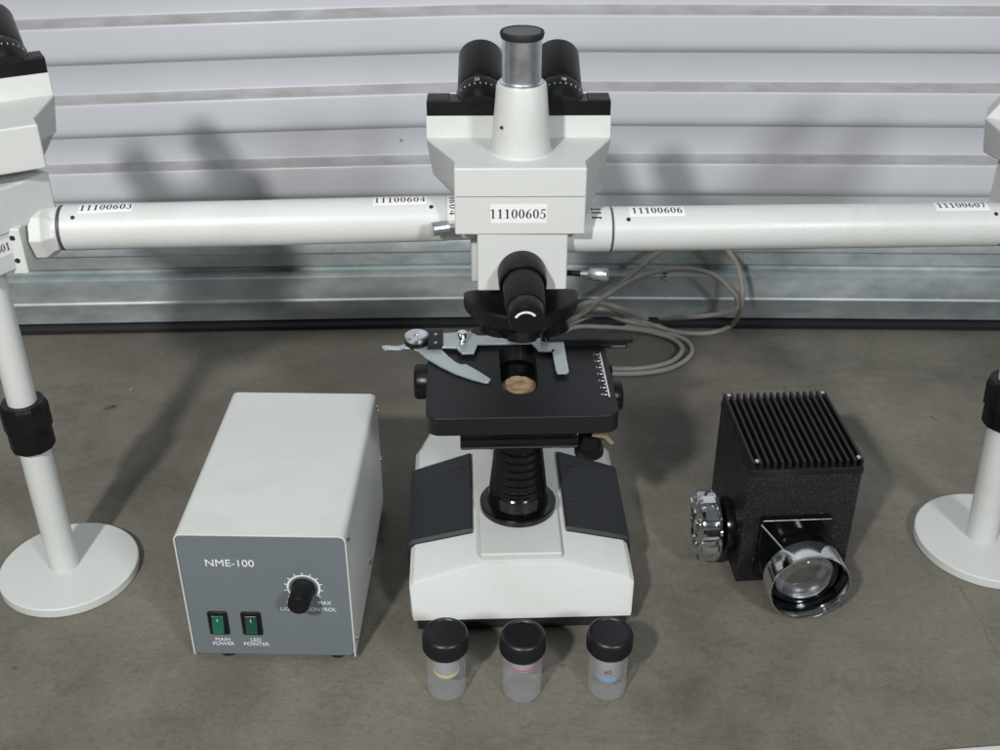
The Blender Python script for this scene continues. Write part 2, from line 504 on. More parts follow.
def extrude_profile(prof, name, material, parent, dust=None, droop=True):
    mbx = MB()
    n = 90
    xs = [-1.5 + 3.0 * i / n for i in range(n + 1)]
    rows = []
    for x in xs:
        dz, dy = sag(x)
        rows.append([mbx.bm.verts.new((x, DY + p[0] + dy, p[1] + (dz * min(1.0, max(0.0, p[1] - .12) / .15)
                    if droop else 0))) for p in prof])
    for a, b_ in zip(rows, rows[1:]):
        for i in range(len(prof) - 1): mbx.bm.faces.new((a[i], b_[i], b_[i + 1], a[i + 1]))
    o = mbx.build(name, material, parent, smooth=40)
    if dust:
        at_ = o.data.attributes.new("dust", "FLOAT", "POINT")
        k = len(prof)
        for i in range(len(o.data.vertices)): at_.data[i].value = dust[i % k]
    return o
door = empty("roller_door", (0, 0, 0))
tag(door, "grey white corrugated roller door with dusty ledges behind the instruments", "door")
prof, dust = [], []
z0 = 0.2125 - 0.0845
def add(y, z, d): prof.append((y, z)); dust.append(d)
add(-.0105, .104, .1)
for k in range(14):
    zl = z0 + 0.0845 * k
    add(-.0106, zl - .0075, .0)
    add(-.0106, zl - .0052, .0)
    add(-.0103, zl - .0045, .0)
    add(-.0095, zl - .0040, .3)
    add(-.0085, zl - .0036, .9)
    add(-.0012, zl + .0042, .9)
    add(-.0004, zl + .0050, .5)
    add(0.0, zl + .0060, .0)
    add(0.0, zl + .0075, .0)
    add(0.0, zl + .0370, .0)
    add(-.0006, zl + .0378, .0)
    add(-.0040, zl + .0398, .0)
    add(-.0066, zl + .0418, .0)
    add(-.0086, zl + .0446, .0)
    add(-.0098, zl + .0482, .0)
    add(-.0104, zl + .0530, .0)
extrude_profile(prof, "curtain", door_paint(), door, dust)
G = galv()
rail = extrude_profile([(0, .116), (-.013, .1145), (-.0142, .112), (-.0142, .099), (-.0075, .0975), (-.0075, .0800), (-.001, .0740),
                        (-.001, .0715), (-.0165, .0700), (-.0185, .0685), (-.0185, .040), (-.0200, .0385), (-.0203, .0370), (-.0200, .0355), (-.0190, .034), (-.0190, .012), (-.004, .0105)],
                       "bottom_rail", G, door, droop=False)
extrude_profile([(-.003, .0100), (-.022, .0095), (-.026, .006), (-.026, .0008), (0, .0008)], "rubber_seal", RUBBER, door, droop=False)
p = at(665, 277, Y=DY - .02)
mb = MB(); mb.lathe([(-.003, .0062), (.0030, .0062), (.0036, .0052)], p + Vector((0, .003, 0)), (0, -1, 0), 24)
mb.lathe([(.0030, .0038), (.0070, .0036), (.0078, .002)], p + Vector((0, .003, 0)), (0, -1, 0), 6)
mb.build("bolt", CHROME, door)
p = at(665, 298, Y=DY - .019)
mb = MB(); mb.cyl(p + Vector((0, .001, 0)), p + Vector((0, -.0012, 0)), .0028)
mb.build("rail_hole", INKB, door)

# ------------------------------------------------------------------ the multi-viewer microscope
O = Vector((0.0155, 0.812, 0))
ROT = R(2.0)
scope = empty("microscope", O, ROT)
tag(scope, "white multi viewer microscope with black stage, white side tubes and pole mounted side heads", "microscope")
IM = (Matrix.Translation(O) @ Matrix.Rotation(ROT, 4, "Z")).inverted()
def LW(v): return IM @ Vector(v)          # world -> microscope coordinates
S = scope

# base: sloping body
def base_rings():
    rings = []
    # (v, crease height centre, outer height, half width)
    for v, zc, zo, hw, bot in ((-.0938, .0190, .0190, .0905, .0165), (-.0925, .0235, .0225, .0912, .0165), (-.0745, .0585, .0462, .0938, .0165),
                               (-.0700, .0605, .0484, .0938, .0165), (.100, .0640, .0530, .0930, .0165), (.112, .0620, .0500, .090, .0165), (.175, .060, .05, .070, .0165)):
        vo = {-.0745: -.0803, -.0700: -.0765}.get(v, v)      # the front face is one plane, lower at its sides
        rings.append([(-hw, vo, bot), (-hw * .999, vo, zo - .004 if zo > .03 else zo - .002), (-hw + .004, vo, zo), (-.038, v, zc), (-.0375, v, zc), (0, v, zc + .0001), (.0375, v, zc), (.038, v, zc),
                      (hw - .004, vo, zo), (hw * .999, vo, zo - .004 if zo > .03 else zo - .002), (hw, vo, bot)])
    return rings
mb = MB(); mb.loft(base_rings())
base = mb.build("base", WHITE, S, bevel=.0022, seg=3)
mb = MB(); mb.plate([(-.034, -.0705), (.034, -.0705), (.036, .100), (-.036, .100)], .0600, .0665)
mb.build("raised_top_panel", WHITE, base, bevel=.0018, seg=3)
mb = MB(); mb.plate([(-.088, -.0885), (.088, -.0885), (.090, .10), (.066, .17), (-.066, .17), (-.090, .10)], .001, .0175)
mb.build("base_skirt", UNDER, base, bevel=.002)
# side pads with ridges
for s_ in (-1, 1):
    mb = MB()
    def zt(u, v, up=.0): # surface of base at u,v
        t = (abs(u) - .038) / (.0895 - .038)
        f = (v + .07) / .17
        return (.0605 + .0035 * f) * (1 - t) + (.0486 + .0045 * f) * t + up + .0008
    inner0, inner1 = .0400, .0455
    nV = 60
    rings = []
    for i in range(nV + 1):
        v = -.0350 + (.078 + .0350) * i / nV
        e_ = 0.0 if 0 < i < nV else -.0025
        g = 0.0
        if 18 < i < 52 and (i % 4) in (0,): g = -.0013
        ring = []
        vend = lambda u: v - (.010 * (abs(u) - inner0) / .05 if i > nV * .5 else 0) * ((i / nV - .5) * 2)
        for u, zz in ((inner0, -.003), (inner0, .0022 + e_), (inner0 + .002, .0034 + e_), (.0465, .0034 + e_), (.0470, .0034 + e_ + g), (.0750, .0034 + e_ + g * .3), (.0785, .0034 + e_), (.0925, .0032 + e_), (.0955, .001 + e_), (.0962, -.004), (.0962, -.022), (.090, -.022)):
            uu = u
            z_ = zt(min(u, .0935), v, zz)
            ring.append((s_ * uu, vend(u), z_))
        rings.append(ring)
    mb.loft(rings)
    mb.build("side_pad", PADM, S, smooth=30)
# light port: flange and ribbed cone
mb = MB()
ribs = [(0, .0325), (.0005, .0332), (.005, .0332), (.0060, .0322), (.0062, .0265), (.020, .0250)]
d = .021
while d < .068:
    r0 = .0248 - (d - .021) * .10
    ribs += [(d, r0 - .0006), (d + .0008, r0 - .0006), (d + .0012, r0), (d + .0062, r0 - .0006)]
    d += .0075
ribs += [(.078, .0190), (.080, .0150)]
mb.lathe(ribs, (0, -.004, .0668), (0, 0, 1), 64)
mb.build("light_port", GLOSSB, S, smooth=28)
# stage
sx, sv0, sv1 = .0755, -.068, .060
mb = MB()
slot = [(math.cos(R(a)) * .0150, .034 + math.sin(R(a)) * .0130) for a in range(0, 181, 15)] + [(math.cos(R(a)) * .0150, -.018 + math.sin(R(a)) * .015) for a in range(180, 361, 15)]
outer = rrect(sx * 2, sv1 - sv0, .011, 6, 0, (sv0 + sv1) / 2)
def holed_plate(mbx, outer, hole, z0_, z1_):
    """plate with a hole: bridge polygons radially by angle"""
    c0 = Vector((0, .008))
    def ray(poly, a):
        d_ = Vector((math.cos(a), math.sin(a)))
        best = None
        for i in range(len(poly)):
            p1, p2 = Vector(poly[i]) - c0, Vector(poly[(i + 1) % len(poly)]) - c0
            e1 = p2 - p1
            den = d_.x * e1.y - d_.y * e1.x
            if abs(den) < 1e-12: continue
            t = (p1.x * e1.y - p1.y * e1.x) / den
            u = (p1.x * d_.y - p1.y * d_.x) / den
            if t > 0 and -1e-6 <= u <= 1 + 1e-6: best = t if best is None else max(best, t)
        return c0 + d_ * best
    angs = sorted(set([math.atan2(p[1] - c0.y, p[0] - c0.x) % (2 * math.pi) for p in outer + hole]))
    n = len(angs)
    A = [ray(outer, a) for a in angs]; B = [ray(hole, a) for a in angs]
    rows = []
    for P_, z in ((A, z0_), (A, z1_), (B, z1_), (B, z0_)):
        rows.append([mbx.bm.verts.new((p.x, p.y, z)) for p in P_])
    for k in range(4):
        a, b_ = rows[k], rows[(k + 1) % 4]
        for i in range(n):
            j = (i + 1) % n
            mbx.bm.faces.new((a[i], a[j], b_[j], b_[i]))
holed_plate(mb, outer, slot, .1833, .200)
stage = mb.build("stage", STAGEM, S, bevel=.0012, seg=2)
mb = MB()      # well below the slot
mb.lathe([(0, .0165), (.026, .0165)], (0, .034, .156), (0, 0, 1), 32)
mb.lathe([(0, .021), (.022, .021)], (0, 0, .1575), (0, 0, 1), 40)
mb.build("condenser", GLOSSB, S)
mb = MB()
n = 40
rr_ = [[(math.cos(2 * math.pi * i / n) * r, -.004 + math.sin(2 * math.pi * i / n) * r, z + random.uniform(-.0005, .0005)) for i in range(n)] for r, z in ((.0142, .1800), (.0142, .1900), (.0115, .1915), (.007, .1905), (.003, .1918))]
mb.loft(rr_)
mb.build("paper_wrap", BROWNP, S, smooth=20)
# scale on the right edge of the stage
mb = MB()
mb.box((.0700, -.006, .20035), (.0009, .070, .0006))
for k in range(13):
    mb.box((.0675 if k % 2 == 0 else .0685, -.038 + k * .0053, .20035), (.0024 if k % 2 == 0 else .0012, .0004, .0006))
sc_o = mb.build("scale", INKW, stage)
for k, tx in enumerate(("0", "1", "3", "4", "5", "6", "7")):
    dg_ = digits(tx, lambda u, v, kk=k: Vector((.0645 + u, -.038 + kk * .0106 + v, .2007)), .0024, "scale_digits", stage, material=INKW)
    if k == 0: first_d = dg_
    else: join_into(first_d, [dg_])
# under-stage carriage
mb = MB()
mb.box((.006, .0, .172), (.060, .110, .018))
mb.build("stage_carriage", BLACKP, S, bevel=.002)
mb = MB()
a_, b2 = Vector((-.0490, -.055, .1745)), Vector((.0470, -.055, .1745))
mb.lathe([(0, .0098), (.001, .0108), (.0925, .0108), (.0935, .0098)], a_, b2 - a_, 32)
mb.box((.005, -.040, .1745), (.093, .024, .010))
mb.build("stage_slide_rail", GLOSSB, S, bevel=.0006)
mb = MB()
mb.lathe([(0, .009), (.012, .0095), (.013, .0116), (.019, .0116), (.0205, .010)], (.0545, -.050, .172), (0, 0, -1), 48, mod=lambda t: 1 + .025 * (math.sin(t * 24) > 0))
mb.build("stage_drive_knob", BLACKP, S, smooth=50)
for pts in ([(.055, -.060, .176), (.064, -.064, .177), (.070, -.066, .172), (.073, -.062, .170), (.066, -.056, .176), (.058, -.054, .178)],
            [(-.034, -.0520, .1615), (-.022, -.0535, .1605), (-.012, -.0520, .1615), (-.012, -.046, .1618), (-.034, -.046, .1618)]):
    mb = MB(); mb.loft([[Vector(p) for p in pts], [Vector(p) + Vector((0, 0, -.0006)) for p in pts]])
    mb.build("paper_scrap", BROWNP, S)
# focus knobs each side
kl = LW(at(426, 380, z=.170)); kr = LW(at(618, 398, z=.165))
mb = MB(); kx = -.0720
mb.lathe([(0, .0125), (.002, .0148), (.012, .0150), (.0145, .0135), (.015, .010)], (kx + .0, .014, .1840), (-1, 0, 0), 40)
mb.cyl((kx + .03, .014, .1785), (kx, .014, .1785), .0025)
mb.build("focus_knob", BLACKP, S, smooth=45)
mb = MB()
mb.lathe([(0, .011), (.001, .0125), (.008, .0125), (.0095, .011)], (.0745, -.014, .184), (1, 0, 0), 40)
mb.lathe([(0, .009), (.005, .009)], (.0745, .020, .184), (1, 0, 0), 30)
mb.cyl((.05, -.014, .178), (.078, -.014, .184), .005)
mb.build("focus_knob", BLACKP, S, smooth=45)
# specimen holder ---------------------------------------------------
ZH = .2035
def hp(px, py, z=ZH + .0015):
    q = LW(at(px, py, z=z)); return (q.x, q.y)
holder_poly = [hp(*p) for p in ((441, 333.5), (470, 331.5), (472, 333), (478, 335.8), (486, 335.8), (492, 332), (494, 330.5), (525, 330.2), (557, 330.5), (562, 333),
                                (569, 371.5), (567, 373), (557.5, 373), (556, 371), (552.5, 352.5), (555, 350.5), (553, 348.5), (551, 350.8), (538, 350.3), (531, 343), (478, 344), (474, 353), (462, 353.3), (456, 347.5), (442, 347))]
def face_plate(poly, z0_, z1_, mbx):
    bot = [mbx.bm.verts.new((p[0], p[1], z0_)) for p in poly]
    top = [mbx.bm.verts.new((p[0], p[1], z1_)) for p in poly]
    n = len(poly)
    mbx.bm.faces.new(top); mbx.bm.faces.new(list(reversed(bot)))
    for i in range(n): mbx.bm.faces.new((bot[i], bot[(i + 1) % n], top[(i + 1) % n], top[i]))
holder = None
mb = MB(); face_plate(holder_poly, ZH, ZH + .0018, mb)
holder = mb.build("specimen_holder", SILVER, S, bevel=.0003, smooth=60)
mb = MB()
for z_, sc in ((ZH - .0035, 1),):
    mb.plate([hp(427, 331.5, .205), hp(443, 331.0, .205), hp(443, 347, .205), hp(427, 347.5, .205)], .2000, ZH + .0035)
mb.build("holder_bracket", BLACKP, holder, bevel=.0006)
mb = MB()
for q in ((435.8, 334.5), (435.8, 342.8)):
    u, v = hp(*q, z=ZH + .0035); mb.lathe([(0, .0016), (.0006, .0015), (.0009, .0009)], (u, v, ZH + .0033), (0, 0, 1), 16)
mb.build("screw", ALU, holder)
mb = MB()
u, v = hp(416.8, 341, z=.2045)
mb.lathe([(0, .0100), (.0012, .0100), (.0014, .0104), (.0052, .0104)], (u, v, .2010), (0, 0, 1), 48)
mb.build("pivot_washer", BLACKP, holder)
mb = MB()
mb.lathe([(0, .0098), (.0004, .0100), (.0040, .0102), (.0045, .0095), (.0049, .0090), (.0047, .0030), (.0044, .0022), (.0034, .0020), (.0034, .0004)], (u, v, .2064), (0, 0, 1), 48)
mb.build("pivot_knob", ALU, holder, smooth=30)
arm_poly = [hp(*p, z=.2025) for p in ((410, 347.5), (418, 350), (428, 359), (440, 366), (456, 373.5), (472, 379), (486, 382.5), (488.5, 382), (490.8, 379.6), (489, 378),
                                     (478, 371), (466, 364.3), (461, 364.6), (456, 362.5), (449, 357), (442, 350), (437.5, 347), (425, 345.5))]
mb = MB(); face_plate(arm_poly, .2010, .2028, mb)
mb.build("swing_arm", SILVER, holder, bevel=.0003, smooth=60)
lev_poly = [hp(*p, z=.2025) for p in ((409, 343), (403, 344.5), (398, 346), (386, 345.2), (382, 345.6), (382.4, 347.4), (384, 348.2), (384.6, 349.4), (386.6, 349.2), (387.5, 348.6), (400, 349), (405, 347.6), (411, 348))]
mb = MB(); face_plate(lev_poly, .2010, .2026, mb)
mb.build("release_lever", SILVER, holder, bevel=.0003, smooth=60)
u, v = hp(462.5, 342, z=ZH + .0018)
mb = MB()
mb.lathe([(0, .0038), (.0018, .0038), (.0022, .0028), (.0040, .0028)], (u, v, ZH + .0015), (0, 0, 1), 32)
mb.lathe([(.0038, .0034), (.0042, .0040), (.0096, .0040), (.0102, .0034)], (u, v, ZH + .0015), (0, 0, 1), 48, mod=lambda t: 1 + .06 * (math.sin(t * 12) > 0))
mb.build("thumb_screw", CHROME, holder, smooth=40)
u, v = hp(545, 340, z=ZH + .0018)
mb = MB()
mb.lathe([(0, .0032), (.008, .0032), (.0085, .0026)], (u, v, ZH + .0015), (0, 0, 1), 32, mod=lambda t: 1 + .08 * (math.sin(t * 12) > 0))
mb.build("thumb_screw", BLACKP, holder, smooth=40)
u, v = hp(484, 337, z=ZH - .0005)
mb = MB()
mb.lathe([(0, .0115), (.0032, .0115)], (u, v + .0065, .2002), (0, 0, 1), 72, mod=lambda t: 1 + .03 * (math.sin(t * 30) > 0))
mb.build("travel_wheel", BLACKP, holder, smooth=60)
mb = MB()
x0, v0 = hp(548, 339, z=.205); x1, v1 = hp(603, 339, z=.205)
mb.box(((x0 + x1) / 2, v0 + .001, .2035), (x1 - x0, .013, .007))
x2, v2 = hp(633, 338, z=.205)
mb.box(((x1 + x2) / 2 - .002, v0 + .001, .2035), (x2 - x1 + .004, .009, .0045))
mb.box(((x1 + x2) / 2 - .004, v0 - .0035, .2000), (x2 - x1 - .002, .0060, .0036))
mb.build("travel_bar", STAGEM, holder, bevel=.0006)
mb = MB(); mb.box(((x1 + x2) / 2 + .000, v0 - .0067, .2004), (x2 - x1 - .014, .0005, .0008))
mb.build("rail_edge", ALU, holder)

# nosepiece
mb = MB()
mb.lathe([(0, .020), (.002, .026), (.012, .034), (.020, .0430), (.022, .0452), (.031, .0452), (.0325, .043), (.0335, .030), (.042, .028)], (.001, 0, .2420), (0, 0, 1), 72)
for vtx in mb.bm.verts:
    if vtx.co.y > 0: vtx.co.y *= .12
mb.build("nosepiece", BLACKP, S, smooth=25)
mb = MB()
for a in (215, 265, 325):
    c = Vector((.003 + .027 * math.cos(R(a)), .027 * math.sin(R(a)), .2555))
    dr = Vector((math.cos(R(a)) * .3, math.sin(R(a)) * .3, -1)).normalized()
    mb.lathe([(0, .0115), (.009, .0115), (.0095, .0100)], c, dr, 40, mod=lambda t: 1 + .012 * (math.sin(t * 36) > 0))
mb.build("objective_socket", BLACKP, S, smooth=40)
# neck block
mb = MB(); mb.box((0, .004, .3165), (.0670, .078, .0480))
neck = mb.build("neck_block", WHITE, S, bevel=.0015, seg=3)
mb = MB(); mb.box((-.002, .030, .3120), (.0720, .080, .0510))
mb.build("neck_housing", WHITE, neck, bevel=.003, seg=3)
# arm up from base
mb = MB()
mb.loft([[(-.027, v0_, z_), (.027, v0_, z_), (.027, v1_, z_), (-.027, v1_, z_)] for v0_, v1_, z_ in ((.085, .165, .055), (.090, .155, .10), (.098, .150, .22), (.085, .150, .285), (.060, .145, .300), (.055, .14, .338))])
mb.build("arm", WHITE, S, bevel=.006, seg=3)
# knob facing the camera
kd = Vector((.0005, -.049, -.0065)).normalized()
kc = Vector((-.0005, -.036, .3080))
mb = MB()
mb.lathe([(0, .0180), (.006, .0182), (.021, .0178), (.0225, .0170), (.0215, .0157), (.012, .0155), (.012, .001)], kc + Vector((0, .006, 0)), kd, 56)
mb.build("knob_collar", BLACKP, S, smooth=35)
mb = MB()
mb.lathe([(0, .0152), (.042, .0142), (.0432, .0136)], kc + kd * .004, kd, 144, mod=lambda t: 1 + .02 * math.sin(t * 36))
mb.lathe([(.043, .0128), (.0445, .0132), (.056, .0128), (.0573, .0120), (.0575, .009)], kc + kd * .004, kd, 48)
kn = mb.build("pointer_knob", BLACKP, S, smooth=50)
ku = kd.cross(Vector((0, 0, 1))).normalized(); kv = ku.cross(kd)
if ku.x < 0: ku = -ku
if kv.z < 0: kv = -kv
fc = kc + kd * (.004 + .0577)
mb = MB()
st = arc_strip(0, 0, .0088, .0088, .0070, .0070, 155, 35, 14)
Lr = [[mb.bm.verts.new(fc + ku * (p[0] - .0008) + kv * (p[1] - .0005) ) for p in q] for q in st]
for a, b_ in zip(Lr, Lr[1:]): mb.bm.faces.new((a[0], a[1], b_[1], b_[0]))
mb.build("arc_mark", INKW, kn)
# thumb screws each side
mb = MB()
p0, p1 = LW(at(464, 225, Y=.788)), LW(at(431.5, 229.5, Y=.778))
dd = (p1 - p0).normalized(); Ln = (p1 - p0).length
mb.lathe([(0, .0022), (Ln * .55, .0022)], p0, dd, 20)
mb.lathe([(Ln * .50, .0044), (Ln * .52, .0050), (Ln * .98, .0050), (Ln, .0044)], p0, dd, 40, mod=lambda t: 1 + .05 * (math.sin(t * 14) > 0))
mb.build("clamp_screw", ALU, S, smooth=40)
mb = MB()
p0, p1 = LW(at(560, 272.5, Y=.795)), LW(at(607.5, 275, Y=.782))
dd = (p1 - p0).normalized(); Ln = (p1 - p0).length
mb.lathe([(Ln * .45, .0022), (Ln * .7, .0026)], p0, dd, 20)
mb.lathe([(Ln * .62, .0042), (Ln * .64, .0048), (Ln * .98, .0048), (Ln, .0042)], p0, dd, 40, mod=lambda t: 1 + .05 * (math.sin(t * 14) > 0))
cs_ = mb.build("clamp_screw", ALU, S, smooth=40)
mb = MB(); mb.lathe([(0, .0022), (Ln * .5, .0022)], p0, dd, 20)
mb.build("screw_shank", BLACKP, cs_)

# viewing head --------------------------------------------------------
def T(o, rz): return Matrix.Translation(o) @ Matrix.Rotation(rz, 4, "Z")
def head(M, parent_shell, trinocular, nums, bw=1.0):
    """M: head frame -> microscope coordinates; head axis at u=0,v=0"""
    ZB, ZT = (.339 if trinocular else .358), .3905
    mb = MB()
    front = lambda v, hw: [(-hw, v, ZB), (hw, v, ZB), (hw, v, .374), (hw, v, ZT), (-hw, v, ZT), (-hw, v, .374)]
    mb.loft([front(-.0370, .0462), front(-.022, .0462), [(-.0462, .026, max(ZB, .343)), (.0462, .026, max(ZB, .343)), (.0640, .026, .362), (.0680, .026, ZT), (-.0680, .026, ZT), (-.0640, .026, .362)],
             [(-.0462, .060, max(ZB, .350)), (.0462, .060, max(ZB, .350)), (.0640, .060, .364), (.0680, .060, ZT), (-.0680, .060, ZT), (-.0640, .060, .364)]])
    shell = mb.build("viewing_head", WHITE, parent_shell, bevel=.0016, seg=3, T=M)
    mb = MB(); mb.loft([[(-.0678, .0262, ZT - .0005), (.0678, .0262, ZT - .0005), (.0678, .058, ZT - .0005), (-.0678, .058, ZT - .0005)],
                        [(-.0678 * bw, .0290, .4070), (.0678 * bw, .0290, .4070), (.0678 * bw, .056, .4070), (-.0678 * bw, .056, .4070)]])
    mb.build("head_upstand", WHITE, shell, bevel=.001, T=M)
    mb = MB(); mb.box((0, .0385, .4125), (.1340 * bw * bw, .0190, .0110))
    for s in (-1, 1):
        for k in range(8): mb.box((s * (.0515 + k * .0020) * bw * bw, .0385, .4183), (.0011, .0180, .0016))
        mb.box((s * .0585 * bw * bw, .0385, .4180), (.0165, .0185, .0012))
    mb.build("slide_bar", BLACKP, shell, bevel=.0004, T=M)
    mb = MB(); mb.box((-.012, .0292, .4150), (.0500, .0003, .0008))
    mb.build("bar_edge", ALU, shell, T=M)
    th = R(26)
    for s in (-1, 1):
        e0 = Vector((s * (.0290 if trinocular else .0390) + .0012, .034, .4085)); dr = Vector((0, math.cos(th), math.sin(th))).normalized()
        mb = MB()
        mb.lathe([(0, .0165), (.004, .0175), (.010, .0180), (.018, .0180), (.0200, .0174), (.0205, .0164), (.0215, .0164), (.022, .0170), (.0225, .0171), (.030, .0171), (.060, .0166), (.0618, .0160), (.0622, .0148), (.0610, .0120), (.057, .0110), (.057, .001)], e0, dr, 56)
        ep = mb.build("eyepiece", BLACKP, shell, smooth=28, T=M)
        uu = dr.cross(Vector((0, 0, 1))).normalized()
        if uu.x < 0: uu = -uu
        vv = uu.cross(dr)
        if vv.z < 0: vv = -vv
        toc = (Vector((0, -1, 0)) + dr * dr.y).normalized()
        # dioptre marks round the ring
        mb = MB()
        for k in range(-4, 5):
            a = k * R(13)
            rad = toc * math.cos(a) + uu * math.sin(a)
            tang = dr.cross(rad)
            c = e0 + dr * .0115 + rad * .0181
            mb.prism([(-.0002, -.0009), (.0002, -.0009), (.0002, .0009), (-.0002, .0009)], c, tang, dr, rad, 0, .0001)
        mb.build("dioptre_marks", INKW, ep, T=M)
        if trinocular:
            a = R(-8) if s < 0 else R(8)
            rad = toc * math.cos(a) + uu * math.sin(a); tang = (uu * math.cos(a) - toc * math.sin(a))
            fn = lambda u, v, e0=e0, dr=dr, rad=rad, tang=tang: M @ (e0 + dr * (.0157 + v) + rad * .01825 + tang * u)
            digits("55" if s < 0 else "70", fn, .0030, "ring_number", ep, material=INKW)
    if not trinocular: return shell
    # serial sticker on the front
    fn = lambda u, v: M @ Vector((-.001 + u, -.0372, .3560 + v))
    st_ = sticker(fn, .0400, .0150, shell)
    fn = lambda u, v: M @ Vector((-.0015 + u, -.0374, .3558 + v))
    digits(nums, fn, .0072, "digits", st_, adv=.70)
    mb = MB(); mb.box((0, -.0369, .3690), (.090, .0006, .00035)); mb.build("seam", SEAM, shell, T=M)
    return shell
hm = T((-.0012, 0, 0), R(-1.5)) @ Matrix.Diagonal((1.03, 1, 1, 1))
main_head = head(hm, S, True, "11100605")
mb = MB()
mb.lathe([(0, .0235), (.0015, .0222), (.006, .0218), (.049, .0182), (.0510, .0174), (.0512, .0150)], (0, 0, .3900), (0, 0, 1), 64)
mb.build("tube_socket", WHITE, main_head, smooth=30)
mb = MB(); q = Vector((-.0145, -.0140, .413)); mb.cyl(q, q + Vector((-.0008, -.0024, .0003)), .0011, seg=14)
mb.build("grub_screw", INKB, main_head)
mb = MB(); mb.lathe([(0, .0160), (.0025, .0158), (.003, .0140), (.034, .0140)], (0, 0, .4400), (0, 0, 1), 64)
mb.build("camera_tube", ALU, main_head, smooth=30)
mb = MB(); mb.lathe([(0, .0140), (.0005, .0150), (.0035, .0158), (.0050, .0154), (.0054, .0146), (.0044, .0138)], (0, 0, .4725), (0, 0, 1), 64)
cp = mb.build("dust_cap", RUBBER, main_head, smooth=35)
mb = MB(); mb.lathe([(0, .0136), (.0006, .0134)], (0, 0, .4768), (0, 0, 1), 48); mb.build("cap_disc", CAPM, cp)

# beam splitter housing and side ports
ZP_L, ZP_R = .3360, .3290
mb = MB(); mb.box((0, .012, .3465), (.080, .060, .017))
mb.build("splitter_housing", WHITE, S, bevel=.003, seg=3)
AL, AR = Vector((-.386, .796, .3340)), Vector((.452, .834, .3230))        # pole axes at tube height (world)
ML, MR = Vector((.018, .816, ZP_L)), Vector((.018, .806, ZP_R))
RT = .0172
def cylmap(a, b, r, along, deg):
    """(u,v)-> point on the tube from a to b; deg = angle from straight up toward the camera"""
    a, b = Vector(a), Vector(b)
    d_ = (b - a).normalized()
    if d_.x < 0: d_ = -d_
    up = (Vector((0, 0, 1)) - d_ * d_.z).normalized()
    fr = up.cross(d_)
    if fr.y > 0: fr = -fr
    c = a + (b - a) * along
    return lambda u, v, rr=0: c + d_ * u + (up * math.cos(R(deg) - v / r) + fr * math.sin(R(deg) - v / r)) * (r + rr)
def px_along(a, b, px):
    lo, hi = 0.0, 1.0
    for _ in range(40):
        m_ = (lo + hi) / 2
        p = Vector(a) + (Vector(b) - Vector(a)) * m_
        dep = p.y * math.cos(R(PITCH)) + (CAM_H - p.z) * math.sin(R(PITCH))
        x = 500 + FPX * p.x / dep
        inc = Vector(b).x > Vector(a).x
        if (x < px) == inc: lo = m_
        else: hi = m_
    return (lo + hi) / 2
def bridge(a, b, pxs, pxe, name_nums, dots, last_seam=None):
    ta, tb = px_along(a, b, pxs), px_along(a, b, pxe)
    A_, B_ = a + (b - a) * ta, a + (b - a) * tb
    L_ = (B_ - A_).length
    mb = MB()
    mb.lathe([(0, RT - .0006), (.0006, RT), (L_ - .0006, RT), (L_, RT - .0006)], LW(A_), LW(B_) - LW(A_), 72)
    t = mb.build("bridge_tube", WHITE, S, smooth=40)
    for (px, txt, deg, w_, h_, tilt) in name_nums:
        f = cylmap(a, b, RT, px_along(a, b, px), deg)
        f1 = lambda u, v, f=f, tilt=tilt: LW(f(u, v + u * tilt, .00015))
        f2 = lambda u, v, f=f, tilt=tilt: LW(f(u, v + u * tilt, .0004))
        s_ = sticker(f1, w_, h_, t)
        digits(txt, f2, .0068, "digits", s_, adv=.72)
    for px, deg in dots:
        f = cylmap(a, b, RT, px_along(a, b, px), deg)
        c, c2 = LW(f(0, 0, 0)), LW(f(0, 0, .0003))
        mb = MB(); mb.cyl(c, c2, .0016, seg=16); mb.build("screw_hole", INKB, t)
    return t
tl = bridge(AL, ML, 66, 447, [(111, "11100603", 10, .040, .0120, .03), (401, "11100604", 8, .040, .0125, 0)], [(80, 42), (432, 36)])
tr = bridge(MR, AR, 611, 996, [(654, "11100606", 14, .042, .0125, 0), (955, "11100607", 8, .042, .0130, 0)], [(625, 42), (986, 40)])
# port collars
def ring(a, b, px0, px1, r, m, name, par=S):
    t0, t1 = px_along(a, b, px0), px_along(a, b, px1)
    p_, q_ = LW(a + (b - a) * t0), LW(a + (b - a) * t1)
    mb = MB(); Lq = (q_ - p_).length
    mb.lathe([(0, r - .0006), (.0006, r), (Lq - .0006, r), (Lq, r - .0006)], p_, q_ - p_, 72)
    return mb.build(name, m, par, smooth=40)
ring(AL, ML, 62.5, 66.2, RT - .0002, SEAM, "joint_ring")
pl = ring(AL, ML, 446.0, 500, RT - .0004, WHITE, "side_port")
f = cylmap(AL, ML, RT - .0004, px_along(AL, ML, 453.5), 28)
s_ = sticker(lambda u, v: LW(f(u, v, .00015)), .0085, .026, pl)
digits("0604", lambda u, v: LW(f(v, -u, .0004)), .0060, "digits", s_, adv=.80)
pr = ring(MR, AR, 530, 609, RT + .0002, WHITE, "side_port")
ring(MR, AR, 608.6, 611.3, RT - .0003, SEAM, "joint_ring")
f3 = cylmap(MR, AR, RT + .0002, px_along(MR, AR, 594), 22)
digits("111", lambda u, v: LW(f3(v, u * 1.0, .0004)), .0072, "port_digits", pr, adv=.62)
ring(MR, AR, 996.2, 998, RT - .0003, SEAM, "joint_ring")
ring(MR, AR, 998, 1050, RT, WHITE, "side_port")

